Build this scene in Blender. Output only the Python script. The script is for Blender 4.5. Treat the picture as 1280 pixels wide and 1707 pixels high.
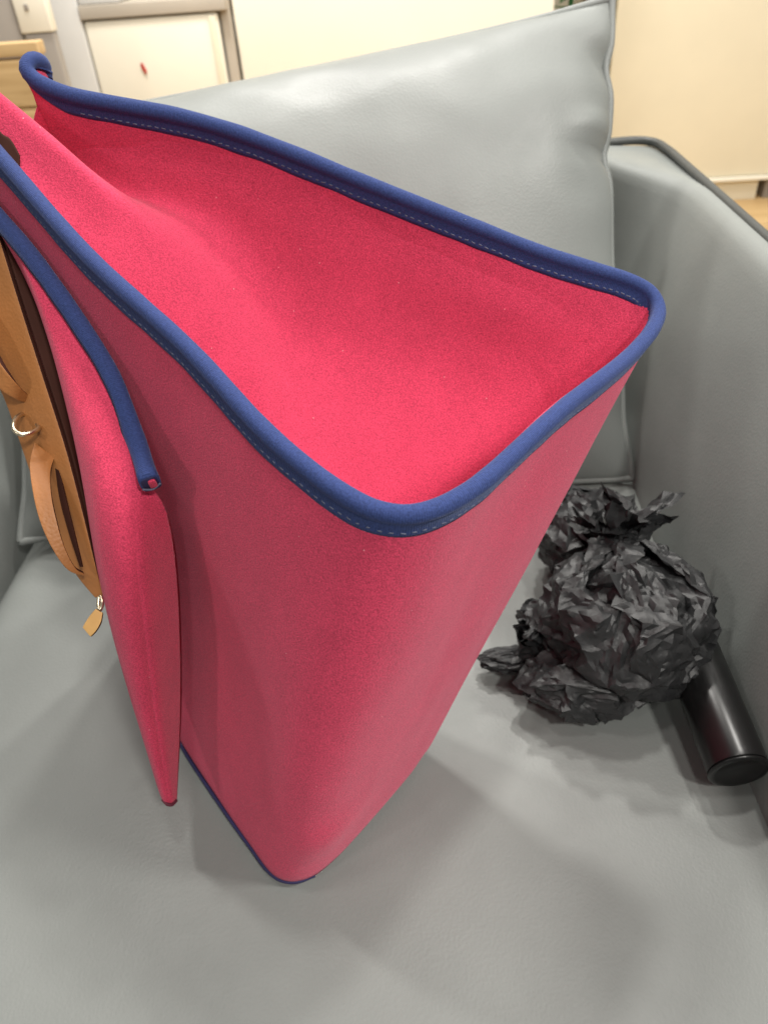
import bpy, bmesh, math, random
import numpy as np
from mathutils import Vector, Matrix, noise

# ------------------------------------------------------------------ camera, world, lamps, exposure
scn = bpy.context.scene
for o in list(bpy.data.objects):
    bpy.data.objects.remove(o)
C = scn.collection

cd = bpy.data.cameras.new('camera')
cam = bpy.data.objects.new('camera', cd)
C.objects.link(cam)
cd.sensor_fit = 'HORIZONTAL'
cd.sensor_width = 36.0
cd.lens = 36.0
cd.clip_start = 0.01
cd.clip_end = 60.0
cam.matrix_world = Matrix(((0.99791, 0.03571, 0.05385, 0.0),
                           (0.02057, 0.61451, -0.78864, 0.0),
                           (-0.06125, 0.78810, 0.61249, 0.5),
                           (0, 0, 0, 1)))
cd.dof.use_dof = True
cd.dof.focus_distance = 0.40
cd.dof.aperture_fstop = 15.0
scn.camera = cam
scn.render.resolution_x, scn.render.resolution_y = 767, 1024

w = bpy.data.worlds.new('World')
scn.world = w
w.use_nodes = True
bg = w.node_tree.nodes['Background']
bg.inputs['Color'].default_value = (1.0, 0.98, 0.95, 1)
bg.inputs['Strength'].default_value = 0.12

def ceiling_or_fill_lamp(loc, power, size, aim, color=(1.0, 0.965, 0.91), spread=180):
    l = bpy.data.lights.new('ceiling_or_fill_lamp', 'AREA')
    l.shape = 'DISK'
    l.size = size
    l.energy = power
    l.color = color
    l.spread = math.radians(spread)
    o = bpy.data.objects.new('ceiling_or_fill_lamp', l)
    C.objects.link(o)
    o.location = loc
    o.rotation_euler = (Vector(aim) - Vector(loc)).to_track_quat('-Z', 'Y').to_euler()
    return o

SEAT = (0.0, 0.45, 0.1)
ceiling_or_fill_lamp((-0.70, 0.90, 1.95), 9, 0.13, SEAT)
ceiling_or_fill_lamp((-0.22, 1.35, 1.95), 14, 0.13, SEAT)
ceiling_or_fill_lamp((0.22, 1.60, 1.95), 18, 0.13, SEAT)
ceiling_or_fill_lamp((0.50, 0.75, 1.95), 12, 0.13, SEAT)
ceiling_or_fill_lamp((0.05, 0.15, 1.95), 5, 0.15, SEAT)
ceiling_or_fill_lamp((-1.25, -0.95, 1.50), 7, 0.2, SEAT)  # added low front-left fill for the bag's front panel
ceiling_or_fill_lamp((0.80, -1.00, 2.00), 31, 0.22, SEAT)  # front-right fill, placed to brighten the bag's end panel
ceiling_or_fill_lamp((0.15, -1.10, 1.95), 6, 0.22, SEAT)
ceiling_or_fill_lamp((1.55, 0.00, 1.70), 30, 0.3, SEAT)  # added fill from the right, standing in for bounced light on the end panel
ceiling_or_fill_lamp((-0.6, 2.05, 1.95), 42, 0.5, (-0.6, 3.2, 0.2))
ceiling_or_fill_lamp((1.5, 1.9, 1.95), 24, 0.5, (1.3, 3.2, 0.0))

vs = scn.view_settings
vs.view_transform = 'Standard'
vs.look = 'None'
vs.gamma = 1.0
vs.exposure = 0.0

# ------------------------------------------------------------------ materials
def new_mat(name):
    m = bpy.data.materials.new(name)
    m.use_nodes = True
    return m, m.node_tree.nodes, m.node_tree.links, m.node_tree.nodes['Principled BSDF']

def noise_tex(N, L, scale, detail=4, rough=0.6, coord='Object', dist=0.0):
    tc = N.new('ShaderNodeTexCoord')
    t = N.new('ShaderNodeTexNoise')
    t.inputs['Scale'].default_value = scale
    t.inputs['Detail'].default_value = detail
    t.inputs['Roughness'].default_value = rough
    t.inputs['Distortion'].default_value = dist
    L.new(tc.outputs[coord], t.inputs['Vector'])
    return t

def ramp(N, L, src, stops):
    r = N.new('ShaderNodeValToRGB')
    el = r.color_ramp.elements
    while len(el) < len(stops):
        el.new(0.5)
    for e, (p, c) in zip(el, stops):
        e.position = p
        e.color = (*c, 1)
    L.new(src, r.inputs['Fac'])
    return r

def bump(N, L, b, src, strength, dist, prev=None):
    n = N.new('ShaderNodeBump')
    n.inputs['Strength'].default_value = strength
    n.inputs['Distance'].default_value = dist
    L.new(src, n.inputs['Height'])
    if prev:
        L.new(prev.outputs['Normal'], n.inputs['Normal'])
    L.new(n.outputs['Normal'], b.inputs['Normal'])
    return n

def mat_plain(name, col, rough=0.5, metal=0.0, var=0.12, scale=30, bscale=200, bs=0.1, bd=0.001, coat=0.0, spec=0.5):
    m, N, L, b = new_mat(name)
    t = noise_tex(N, L, scale)
    lo = tuple(c * (1 - var) for c in col)
    hi = tuple(min(1, c * (1 + var)) for c in col)
    r = ramp(N, L, t.outputs['Fac'], [(0.3, lo), (0.7, hi)])
    L.new(r.outputs['Color'], b.inputs['Base Color'])
    b.inputs['Roughness'].default_value = rough
    b.inputs['Metallic'].default_value = metal
    b.inputs['Coat Weight'].default_value = coat
    b.inputs['Specular IOR Level'].default_value = spec
    if bs:
        t2 = noise_tex(N, L, bscale)
        bump(N, L, b, t2.outputs['Fac'], bs, bd)
    return m

def mat_fabric(name, col, sheen, fine=1500, var=0.16):
    """brushed neoprene jersey: short nap, faint flecks"""
    m, N, L, b = new_mat(name)
    t1 = noise_tex(N, L, fine, 3, 0.7)
    t2 = noise_tex(N, L, 45, 5, 0.65)
    mx = N.new('ShaderNodeMath'); mx.operation = 'MULTIPLY_ADD'
    L.new(t1.outputs['Fac'], mx.inputs[0]); mx.inputs[1].default_value = 0.86
    ml = N.new('ShaderNodeMath'); ml.operation = 'MULTIPLY'
    L.new(t2.outputs['Fac'], ml.inputs[0]); ml.inputs[1].default_value = 0.14
    L.new(ml.outputs[0], mx.inputs[2])
    lo = tuple(c * (1 - var) for c in col)
    hi = tuple(min(1, c * (1 + var)) for c in col)
    r = ramp(N, L, mx.outputs[0], [(0.32, lo), (0.68, hi)])
    # sparse pale lint flecks
    v = N.new('ShaderNodeTexVoronoi'); v.inputs['Scale'].default_value = 260
    tc = N.new('ShaderNodeTexCoord'); L.new(tc.outputs['Object'], v.inputs['Vector'])
    lt = N.new('ShaderNodeMath'); lt.operation = 'LESS_THAN'; lt.inputs[1].default_value = 0.1
    L.new(v.outputs['Distance'], lt.inputs[0])
    sp = N.new('ShaderNodeSeparateColor'); L.new(v.outputs['Color'], sp.inputs['Color'])
    gt = N.new('ShaderNodeMath'); gt.operation = 'GREATER_THAN'; gt.inputs[1].default_value = 0.965
    L.new(sp.outputs['Red'], gt.inputs[0])
    an = N.new('ShaderNodeMath'); an.operation = 'MULTIPLY'
    L.new(lt.outputs[0], an.inputs[0]); L.new(gt.outputs[0], an.inputs[1])
    sc = N.new('ShaderNodeMath'); sc.operation = 'MULTIPLY'; sc.inputs[1].default_value = 0.55
    L.new(an.outputs[0], sc.inputs[0])
    mixc = N.new('ShaderNodeMixRGB')
    L.new(sc.outputs[0], mixc.inputs['Fac'])
    L.new(r.outputs['Color'], mixc.inputs['Color1'])
    mixc.inputs['Color2'].default_value = (0.85, 0.5, 0.5, 1)
    L.new(mixc.outputs['Color'], b.inputs['Base Color'])
    b.inputs['Roughness'].default_value = 0.92
    b.inputs['Specular IOR Level'].default_value = 0.15
    b.inputs['Sheen Weight'].default_value = sheen
    b.inputs['Sheen Roughness'].default_value = 0.45
    b.inputs['Sheen Tint'].default_value = (1.0, 0.5, 0.6, 1)
    n1 = bump(N, L, b, t1.outputs['Fac'], 0.7, 0.0009)
    t3 = noise_tex(N, L, 16, 3, 0.5)
    bump(N, L, b, t3.outputs['Fac'], 0.10, 0.006, n1)
    return m

def mat_binding(name, col):
    """knitted tape: fine ribs across the tape, driven by arc length stored in the UV map"""
    m, N, L, b = new_mat(name)
    uv = N.new('ShaderNodeUVMap')
    wv = N.new('ShaderNodeTexWave')
    wv.wave_type = 'BANDS'; wv.bands_direction = 'X'
    wv.inputs['Scale'].default_value = 300
    wv.inputs['Distortion'].default_value = 1.2
    wv.inputs['Detail'].default_value = 2
    L.new(uv.outputs['UV'], wv.inputs['Vector'])
    t = noise_tex(N, L, 900, 3, 0.7)
    t2 = noise_tex(N, L, 60, 4, 0.6)
    r = ramp(N, L, t.outputs['Fac'], [(0.3, tuple(c * 0.72 for c in col)), (0.7, tuple(c * 1.3 for c in col))])
    mixc = N.new('ShaderNodeMixRGB'); mixc.blend_type = 'OVERLAY'; mixc.inputs['Fac'].default_value = 0.35
    L.new(r.outputs['Color'], mixc.inputs['Color1']); L.new(t2.outputs['Color'], mixc.inputs['Color2'])
    L.new(r.outputs['Color'], b.inputs['Base Color'])
    b.inputs['Roughness'].default_value = 0.85
    b.inputs['Specular IOR Level'].default_value = 0.2
    b.inputs['Sheen Weight'].default_value = 0.18
    b.inputs['Sheen Roughness'].default_value = 0.4
    b.inputs['Sheen Tint'].default_value = (0.6, 0.7, 1.0, 1)
    n1 = bump(N, L, b, wv.outputs['Fac'], 0.32, 0.0006)
    bump(N, L, b, t.outputs['Fac'], 0.5, 0.0006, n1)
    return m

def mat_leather(name, col, rough=0.5, grain=420, bs=0.25, var=0.07):
    m, N, L, b = new_mat(name)
    t = noise_tex(N, L, 7, 6, 0.6)
    r = ramp(N, L, t.outputs['Fac'], [(0.3, tuple(c * (1 - var) for c in col)), (0.7, tuple(min(1, c * (1 + var)) for c in col))])
    L.new(r.outputs['Color'], b.inputs['Base Color'])
    mr = N.new('ShaderNodeMapRange')
    tr = noise_tex(N, L, 5, 5, 0.65)
    L.new(tr.outputs['Fac'], mr.inputs['Value'])
    mr.inputs['From Min'].default_value = 0.3; mr.inputs['From Max'].default_value = 0.7
    mr.inputs['To Min'].default_value = rough - 0.10; mr.inputs['To Max'].default_value = rough + 0.12
    L.new(mr.outputs['Result'], b.inputs['Roughness'])
    b.inputs['Specular IOR Level'].default_value = 0.4
    tc = N.new('ShaderNodeTexCoord')
    v = N.new('ShaderNodeTexVoronoi'); v.feature = 'SMOOTH_F1'
    v.inputs['Scale'].default_value = grain
    L.new(tc.outputs['Object'], v.inputs['Vector'])
    n1 = bump(N, L, b, v.outputs['Distance'], bs, 0.0008)
    t3 = noise_tex(N, L, 9, 4, 0.55, dist=0.6)
    bump(N, L, b, t3.outputs['Fac'], 0.06, 0.008, n1)
    return m

def mat_wood(name, c1, c2, scale=4):
    m, N, L, b = new_mat(name)
    tc = N.new('ShaderNodeTexCoord')
    mp = N.new('ShaderNodeMapping'); mp.inputs['Scale'].default_value = (0.6, 8, 8)
    L.new(tc.outputs['Object'], mp.inputs['Vector'])
    t = N.new('ShaderNodeTexNoise'); t.inputs['Scale'].default_value = scale
    t.inputs['Detail'].default_value = 8; t.inputs['Distortion'].default_value = 1.5
    L.new(mp.outputs['Vector'], t.inputs['Vector'])
    r = ramp(N, L, t.outputs['Fac'], [(0.35, c1), (0.65, c2)])
    L.new(r.outputs['Color'], b.inputs['Base Color'])
    b.inputs['Roughness'].default_value = 0.5
    bump(N, L, b, t.outputs['Fac'], 0.15, 0.002)
    return m

PINK = mat_fabric('raspberry_neoprene', (0.535, 0.044, 0.098), 0.32, fine=1100, var=0.40)
BLUE = mat_binding('blue_knit_tape', (0.028, 0.046, 0.145))
HEM = mat_plain('dark_maroon_hem', (0.10, 0.014, 0.03), 0.8)
NAVY = mat_plain('dark_blue_piping', (0.018, 0.016, 0.07), 0.7)
THREAD = mat_plain('pale_thread', (0.10, 0.11, 0.17), 0.7)
GREY = mat_leather('grey_leather', (0.196, 0.208, 0.199), 0.46, 520, 0.16)
GREYPIPE = mat_leather('grey_leather_piping', (0.055, 0.058, 0.055), 0.5)
TAN = mat_leather('tan_leather', (0.345, 0.140, 0.042), 0.5, 600, 0.25, 0.28)
TANPALE = mat_leather('pale_tan_leather', (0.62, 0.36, 0.12), 0.55, 600, 0.15, 0.1)
BROWN = mat_plain('dark_leather_and_gap_shade', (0.040, 0.013, 0.008), 0.75, spec=0.15)  # cut leather edges, and the dark strips that paint in gap shade
STEEL = mat_plain('polished_metal', (0.66, 0.57, 0.42), 0.34, 1.0, 0.03, bs=0.0)
PAPER = mat_plain('black_tissue', (0.018, 0.0185, 0.0195), 0.48, 0, 0.25, 60, 300, 0.22, 0.002, spec=0.5)
GLOSS = mat_plain('gloss_black', (0.006, 0.006, 0.006), 0.28, 0, 0.1, 60, 500, 0.05, 0.0005, spec=0.5)
CREAM = mat_plain('cream_lacquer', (0.80, 0.755, 0.63), 0.5, 0, 0.03, 3, 150, 0.05)
CREAM2 = mat_plain('beige_lacquer', (0.74, 0.68, 0.52), 0.5, 0, 0.04, 3, 150, 0.05)
WHITE = mat_plain('off_white_lacquer', (0.60, 0.59, 0.56), 0.5, 0, 0.04, 3, 150, 0.05)
TAUPE = mat_plain('taupe_lacquer', (0.30, 0.27, 0.235), 0.6, 0, 0.08, 5, 150, 0.05)
WARM = mat_plain('warm_taupe_lacquer', (0.44, 0.39, 0.32), 0.6, 0, 0.08, 5, 150, 0.05)
RED = mat_plain('red_tag', (0.45, 0.03, 0.02), 0.5)
WOOD = mat_wood('pale_wood', (0.45, 0.29, 0.125), (0.60, 0.41, 0.20))
FLOORW = mat_wood('floor_wood', (0.52, 0.34, 0.15), (0.66, 0.46, 0.23), 2)
GREEN = mat_plain('plant_leaf', (0.03, 0.20, 0.05), 0.5)

# ------------------------------------------------------------------ helpers
def obj(name, verts, faces, mat, parent=None, smooth=True, uvs=None):
    me = bpy.data.meshes.new(name)
    me.from_pydata([tuple(map(float, v)) for v in verts], [], faces)
    bm = bmesh.new(); bm.from_mesh(me)
    bmesh.ops.recalc_face_normals(bm, faces=bm.faces)
    bm.to_mesh(me); bm.free()
    if uvs is not None:
        ul = me.uv_layers.new(name='UVMap')
        for lp in me.loops:
            ul.data[lp.index].uv = uvs[lp.vertex_index]
    if smooth:
        me.polygons.foreach_set('use_smooth', [True] * len(me.polygons))
    me.materials.append(mat)
    o = bpy.data.objects.new(name, me)
    C.objects.link(o)
    if parent:
        o.parent = parent
        if parent.type == 'EMPTY' and parent.parent is None:
            o.matrix_parent_inverse = Matrix.Translation(parent.location).inverted()
    return o

def thing(name, label, cat, loc):
    o = bpy.data.objects.new(name, None)
    C.objects.link(o)
    o.empty_display_size = 0.02
    o.location = loc
    o['label'] = label
    o['category'] = cat
    return o

def tag(o, label, cat, group=None):
    o['label'] = label; o['category'] = cat
    if group: o['group'] = group
    return o

def spline(pts, n, closed=False):
    """chord-length Catmull-Rom through pts, resampled at n even steps"""
    P = [np.array(p, float) for p in pts]
    k = len(P)
    fine = []
    segs = k if closed else k - 1
    for i in range(segs):
        if closed:
            a, b, c, d = P[(i - 1) % k], P[i], P[(i + 1) % k], P[(i + 2) % k]
        else:
            b, c = P[i], P[i + 1]
            a = P[i - 1] if i > 0 else 2 * b - c
            d = P[i + 2] if i + 2 < k else 2 * c - b
        t0 = 0.0
        t1 = t0 + max(1e-6, np.linalg.norm((b - a)[:3])) ** 0.5
        t2 = t1 + max(1e-6, np.linalg.norm((c - b)[:3])) ** 0.5
        t3 = t2 + max(1e-6, np.linalg.norm((d - c)[:3])) ** 0.5
        for t in np.linspace(t1, t2, 16, endpoint=False):
            A1 = (t1 - t) / (t1 - t0) * a + (t - t0) / (t1 - t0) * b
            A2 = (t2 - t) / (t2 - t1) * b + (t - t1) / (t2 - t1) * c
            A3 = (t3 - t) / (t3 - t2) * c + (t - t2) / (t3 - t2) * d
            B1 = (t2 - t) / (t2 - t0) * A1 + (t - t0) / (t2 - t0) * A2
            B2 = (t3 - t) / (t3 - t1) * A2 + (t - t1) / (t3 - t1) * A3
            fine.append((t2 - t) / (t2 - t1) * B1 + (t - t1) / (t2 - t1) * B2)
    fine.append(P[0] if closed else P[-1])
    F = np.array(fine)
    d = np.r_[0, np.cumsum(np.linalg.norm(np.diff(F[:, :3], axis=0), axis=1))]
    q = np.linspace(0, d[-1], n)
    return np.stack([np.interp(q, d, F[:, j]) for j in range(F.shape[1])], axis=1)

def uspline(pts, n):
    """uniform Catmull-Rom, evenly spaced in the control-point index (keeps pairs of curves in step)"""
    P = np.array(pts, float)
    k = len(P)
    out = []
    for u in np.linspace(0, k - 1, n):
        i = min(int(u), k - 2); t = u - i
        b, c = P[i], P[i + 1]
        a = P[i - 1] if i > 0 else 2 * b - c
        d = P[i + 2] if i + 2 < k else 2 * c - b
        out.append(0.5 * ((2 * b) + (c - a) * t + (2 * a - 5 * b + 4 * c - d) * t * t + (3 * b - a - 3 * c + d) * t ** 3))
    return np.array(out)

def norm(v):
    v = np.asarray(v, float)
    return v / (np.linalg.norm(v, axis=-1, keepdims=True) + 1e-12)

def grid_faces(nr, nc, wrap=False):
    f = []
    for i in range(nr - 1):
        for j in range(nc if wrap else nc - 1):
            a = i * nc + j; b = i * nc + (j + 1) % nc
            f.append((a, b, b + nc, a + nc))
    return f

def sweep(path, prof, side, down, caps=True):
    """prof: list of (n, d) offsets along side / down vectors at every path point"""
    path = np.asarray(path)
    V = []; UV = []
    arc = np.r_[0, np.cumsum(np.linalg.norm(np.diff(path, axis=0), axis=1))]
    per = len(prof)
    for i in range(len(path)):
        for k, (n, d) in enumerate(prof):
            V.append(path[i] + side[i] * n + down[i] * d)
            UV.append((arc[i], k * 0.001))
    F = []
    for i in range(len(path) - 1):
        for k in range(per):
            a = i * per + k; b = i * per + (k + 1) % per
            F.append((a, b, b + per, a + per))
    if caps:
        F.append(tuple(range(per)))
        F.append(tuple(range((len(path) - 1) * per, len(path) * per)))
    return V, F, UV

def frames(path, hint):
    path = np.asarray(path)
    T = norm(np.gradient(path, axis=0))
    hint = np.asarray(hint, float)
    if hint.ndim == 1:
        hint = np.repeat(hint[None], len(path), 0)
    D = norm(hint - (hint * T).sum(1, keepdims=True) * T)
    N = np.cross(T, D)
    return T, N, D

def tube(name, pts, r, mat, parent=None, n=60, seg=14, closed=False, hint=(0.31, 0.17, 0.93)):
    p = spline(pts, n, closed) if len(pts) < n else np.asarray(pts)
    T, N, D = frames(p, hint)
    if np.isscalar(r): r = np.full(len(p), r)
    V = []; UV = []
    arc = np.r_[0, np.cumsum(np.linalg.norm(np.diff(p, axis=0), axis=1))]
    for i in range(len(p)):
        for k in range(seg):
            a = 2 * math.pi * k / seg
            V.append(p[i] + r[i] * (math.cos(a) * N[i] + math.sin(a) * D[i])); UV.append((arc[i], k * 0.001))
    F = grid_faces(len(p), seg, True)
    if not closed:
        F.append(tuple(range(seg))); F.append(tuple(range((len(p) - 1) * seg, len(p) * seg)))
    return obj(name, V, F, mat, parent, uvs=UV)

def ribbon(name, left, right, mat, thick, parent=None, n=40, hint=None, m=6, bow=0.0):
    """a strap of real thickness between two edge curves"""
    l = uspline(left, n); r = uspline(right, n)
    V = []
    T = norm(np.gradient((l + r) / 2, axis=0))
    Nn = norm(np.cross(T, norm(r - l)))
    for i in range(n):
        for k in range(m + 1):
            t = k / m
            V.append(l[i] * (1 - t) + r[i] * t + Nn[i] * (thick / 2 + bow * 4 * t * (1 - t)))
        for k in range(m + 1):
            t = 1 - k / m
            V.append(l[i] * (1 - t) + r[i] * t + Nn[i] * (-thick / 2 + bow * 4 * t * (1 - t)))
    per = 2 * (m + 1)
    F = grid_faces(n, per, True)
    F.append(tuple(range(per))); F.append(tuple(range((n - 1) * per, n * per)))
    o = obj(name, V, F, mat, parent)
    o.data.materials.append(BROWN)
    for pi, pf_ in enumerate(o.data.polygons):
        if len(pf_.vertices) > 4 or pi % per in (m, per - 1): pf_.material_index = 1
    bv = o.modifiers.new('bevel', 'BEVEL'); bv.width = thick * 0.3; bv.segments = 2; bv.limit_method = 'ANGLE'; bv.angle_limit = math.radians(50)
    return o

def box(name, x0, x1, y0, y1, z0, z1, mat, parent=None, bev=0.004):
    bm = bmesh.new()
    bmesh.ops.create_cube(bm, size=1)
    for v in bm.verts:
        v.co = ((x0 + x1) / 2 + v.co.x * (x1 - x0), (y0 + y1) / 2 + v.co.y * (y1 - y0), (z0 + z1) / 2 + v.co.z * (z1 - z0))
    if bev:
        bmesh.ops.bevel(bm, geom=list(bm.edges), offset=bev, segments=3, affect='EDGES', profile=0.5)
    V = [v.co[:] for v in bm.verts]; bm.verts.index_update()
    F = [[v.index for v in f.verts] for f in bm.faces]
    bm.free()
    o = obj(name, V, F, mat, parent, smooth=bool(bev))
    if bev:
        o.data.set_sharp_from_angle(angle=math.radians(40))
    return o

# ------------------------------------------------------------------ the setting: floor
fl = box('floor', -4.5, 4.5, -1.5, 3.6, -0.47, -0.42, FLOORW, bev=0)
fl['kind'] = 'structure'
k = 0
for r_ in range(5):
    y0 = 1.7 + r_ * 0.26
    for c_ in range(2):
        x0 = 0.35 + c_ * 1.4 + (0.5 if r_ % 2 else 0)
        pl = box('floor_plank', x0 + 0.002, x0 + 1.398, y0 + 0.002, y0 + 0.258, -0.43, -0.416 + 0.0006 * (k % 2), FLOORW, fl, bev=0.002)
        k += 1

# ------------------------------------------------------------------ grey armchair
chair = thing('armchair', 'grey leather armchair with piped armrests, filling the foreground', 'armchair', (-0.08, 0.4, -0.42))

def seat_height(x, y):
    e = 0.02
    z = 0.012 * (1 - ((x + 0.1) / 0.40) ** 2) - 0.012
    z += 0.005 * noise.noise(Vector((x * 4.1, y * 3.2, 1.7))) + 0.0008 * noise.noise(Vector((x * 14, y * 11, 4.2)))
    z -= 0.020 * math.exp(-((x - 0.262) / 0.020) ** 2)
    z -= 0.030 * math.exp(-((x + 0.452) / 0.025) ** 2)
    return z - 0.002
nx, ny = 120, 150
V = []
for j in range(ny):
    y = -0.42 + 1.27 * j / (ny - 1)
    for i in range(nx):
        x = -0.46 + 0.725 * i / (nx - 1)
        V.append((x, y, seat_height(x, y)))
F = grid_faces(ny, nx)
nb = len(V)
per = [i for i in range(nx)] + [j * nx + nx - 1 for j in range(1, ny)] + [(ny - 1) * nx + i for i in range(nx - 2, -1, -1)] + [j * nx for j in range(ny - 2, 0, -1)]
for p in per:
    x, y, z = V[p]; V.append((x, y, -0.16))
for q in range(len(per)):
    F.append((per[q], per[(q + 1) % len(per)], nb + (q + 1) % len(per), nb + q))
F.append(tuple(range(nb, nb + len(per))))
seat = obj('seat_cushion', V, F, GREY, chair)

def make_arm(side, name='armrest'):
    """side=+1: right arm. Cross-section swept along y: the inner face leans out and rolls over the top to a piped outer edge"""
    xs = 0.2275 if side > 0 else 0.435
    prof = [(0.004, -0.10), (0.002, -0.04), (0.000, 0.0), (0.004, 0.05), (0.013, 0.10), (0.026, 0.15), (0.043, 0.200), (0.056, 0.228), (0.070, 0.246), (0.086, 0.254),
            (0.100, 0.2535), (0.112, 0.247), (0.119, 0.23), (0.121, 0.15), (0.121, -0.05), (0.121, -0.30), (0.004, -0.30)]
    prof = [((0.05 + (a - 0.05) * 0.64) if a > 0.05 else a, b) for a, b in prof]
    pr = spline([(a, 0, b) for a, b in prof[:13]], 40)
    pr = [(p[0], p[2]) for p in pr] + prof[13:]
    V = []
    ys = np.r_[np.linspace(-0.45, 1.05, 100), np.linspace(1.055, 1.07, 8)]
    y1 = 1.07
    n = len(pr)
    for y in ys:
        t = max(0.0, (y - (y1 - 0.016)) / 0.016)
        f = math.sqrt(max(0.0, 1 - t * t))
        for (a, b) in pr:
            sh = min(1.0, max(0.0, (y - 0.84) / 0.20)); sh = sh * sh * (3 - 2 * sh)
            a2 = a - 0.075 * sh * min(1.0, max(0.0, b / 0.25)) ** 2 * (1 if a < 0.082 else 0)
            b2 = b - 0.010 * (1 - f) if b > 0 else b
            wv = 0.003 * noise.noise(Vector((y * 5, b * 9, 3.1 * side)))
            V.append((side * (xs + a2 + wv), y, b2))
    F = grid_faces(len(ys), n, True)
    F.append(tuple(range(n))); F.append(tuple(range((len(ys) - 1) * n, len(ys) * n)))
    o = obj(name, V, F, GREY, chair)
    return o, xs
arm, xs = make_arm(1)
# piping along the top outer edge, turning in behind the cushion at the rear
pp = [(0.312, -0.42, 0.2525), (0.312, 0.2, 0.2525), (0.312, 0.6, 0.2525), (0.312, 0.8, 0.2530), (0.311, 0.95, 0.2540), (0.309, 1.015, 0.2550), (0.302, 1.050, 0.2560), (0.286, 1.061, 0.2565), (0.262, 1.062, 0.2565), (0.235, 1.062, 0.2550), (0.20, 1.062, 0.25)]
tube('piping', pp, 0.0050, GREYPIPE, arm, 120, 12)
arm2, _ = make_arm(-1)
# back rest frame, lower than the loose cushion
box('backrest', -0.555, 0.330, 1.075, 1.22, -0.36, 0.190, GREY, chair, 0.03)
box('base', -0.43, 0.225, -0.40, 1.07, -0.36, -0.165, GREY, chair, 0.01)
for x in (-0.50, 0.29):
    for y in (-0.36, 1.14):
        V, F = [], []
        for i, (z, r) in enumerate(((-0.42, 0.016), (-0.36, 0.022), (-0.30, 0.024))):
            for q in range(16):
                V.append((x + r * math.cos(q * math.pi / 8), y + r * math.sin(q * math.pi / 8), z))
        F = grid_faces(3, 16, True); F.append(tuple(range(16))); F.append(tuple(range(32, 48)))
        obj('leg', V, F, GLOSS, chair)

# ------------------------------------------------------------------ loose back cushion
cush = thing('back_cushion', 'large loose grey leather back cushion leaning behind the pink bag', 'cushion', (-0.1, 0.68, 0.01))
LL, LR, UR, UL = [np.array(p) for p in (
    (-0.418, 0.600, 0.012), (0.226, 0.690, -0.002), (0.196, 0.885, 0.425), (-0.420, 0.860, 0.352))]
nu, nv = 90, 70
front, backv = [], []
def cushion_pt(u, v, sgn):
    # outline: edges pull in between the pointed corners
    wav = 0.020 * math.exp(-((v - 0.74) / 0.07) ** 2) + 0.018 * math.exp(-((v - 0.40) / 0.06) ** 2) + 0.010 * noise.noise(Vector((v * 4.0, 2.2 * (1 if u > 0 else -1), 0.5)))
    uu = u * (1 - 0.040 * (1 - v * v) - wav * u * u)
    vv = v * (1 - 0.035 * (1 - u ** 4))
    s, t = (uu + 1) / 2, (vv + 1) / 2
    p = (LL * (1 - s) + LR * s) * (1 - t) + (UL * (1 - s) + UR * s) * t
    nrm = norm(np.cross(LR - LL, UL - LL)); nrm = nrm if nrm[1] < 0 else -nrm
    th = 0.098 * (max(0, 1 - abs(u) ** 2.6) ** 0.6) * (max(0, 1 - abs(v) ** 2.6) ** 0.6)
    # soft wrinkles pulling towards the corners and edges
    edge = max(abs(u), abs(v))
    wr = 0.0035 * noise.noise(Vector((u * 1.6, v * 1.5, 3 + sgn))) + 0.003 * noise.noise(Vector((u * 6 + v * 3, v * 5 - u * 2, 7 + sgn))) * edge
    # pinch in the right edge two thirds up
    pd = ((u - 1.0) / 0.12) ** 2 + ((v - 0.40) / 0.05) ** 2
    wr -= 0.007 * math.exp(-pd)
    pd2 = ((u - 0.92) / 0.07) ** 2 + ((v - 0.48) / 0.05) ** 2
    pd3 = ((u - 1.0) / 0.14) ** 2 + ((v - 0.76 - (1 - u) * 0.5) / 0.05) ** 2
    wr -= 0.005 * math.exp(-pd3)
    wr += 0.006 * math.exp(-pd2)
    if th < 0.004: wr *= th / 0.004
    return p + nrm * sgn * (th + wr * (1 if sgn > 0 else 0.5))
V = []; F = []
us = np.sin(np.linspace(-1, 1, nu) * math.pi / 2); vs_ = np.sin(np.linspace(-1, 1, nv) * math.pi / 2)
for v in vs_:
    for u in us: V.append(cushion_pt(u, v, 1))
off = len(V)
for v in vs_:
    for u in us: V.append(cushion_pt(u, v, -1) - np.array((0, -0.0005, 0)))
F = grid_faces(nv, nu) + [tuple(i + off for i in f) for f in grid_faces(nv, nu)]
obj('cover', V, F, GREY, cush)
edge = [cushion_pt(u, 1, 1) for u in us] + [cushion_pt(1, v, 1) for v in vs_[::-1]][1:] + [cushion_pt(u, -1, 1) for u in us[::-1]][1:] + [cushion_pt(-1, v, 1) for v in vs_][1:-1]
tube('seam', edge, 0.0042, GREY, cush, 260, 10, True)

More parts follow.
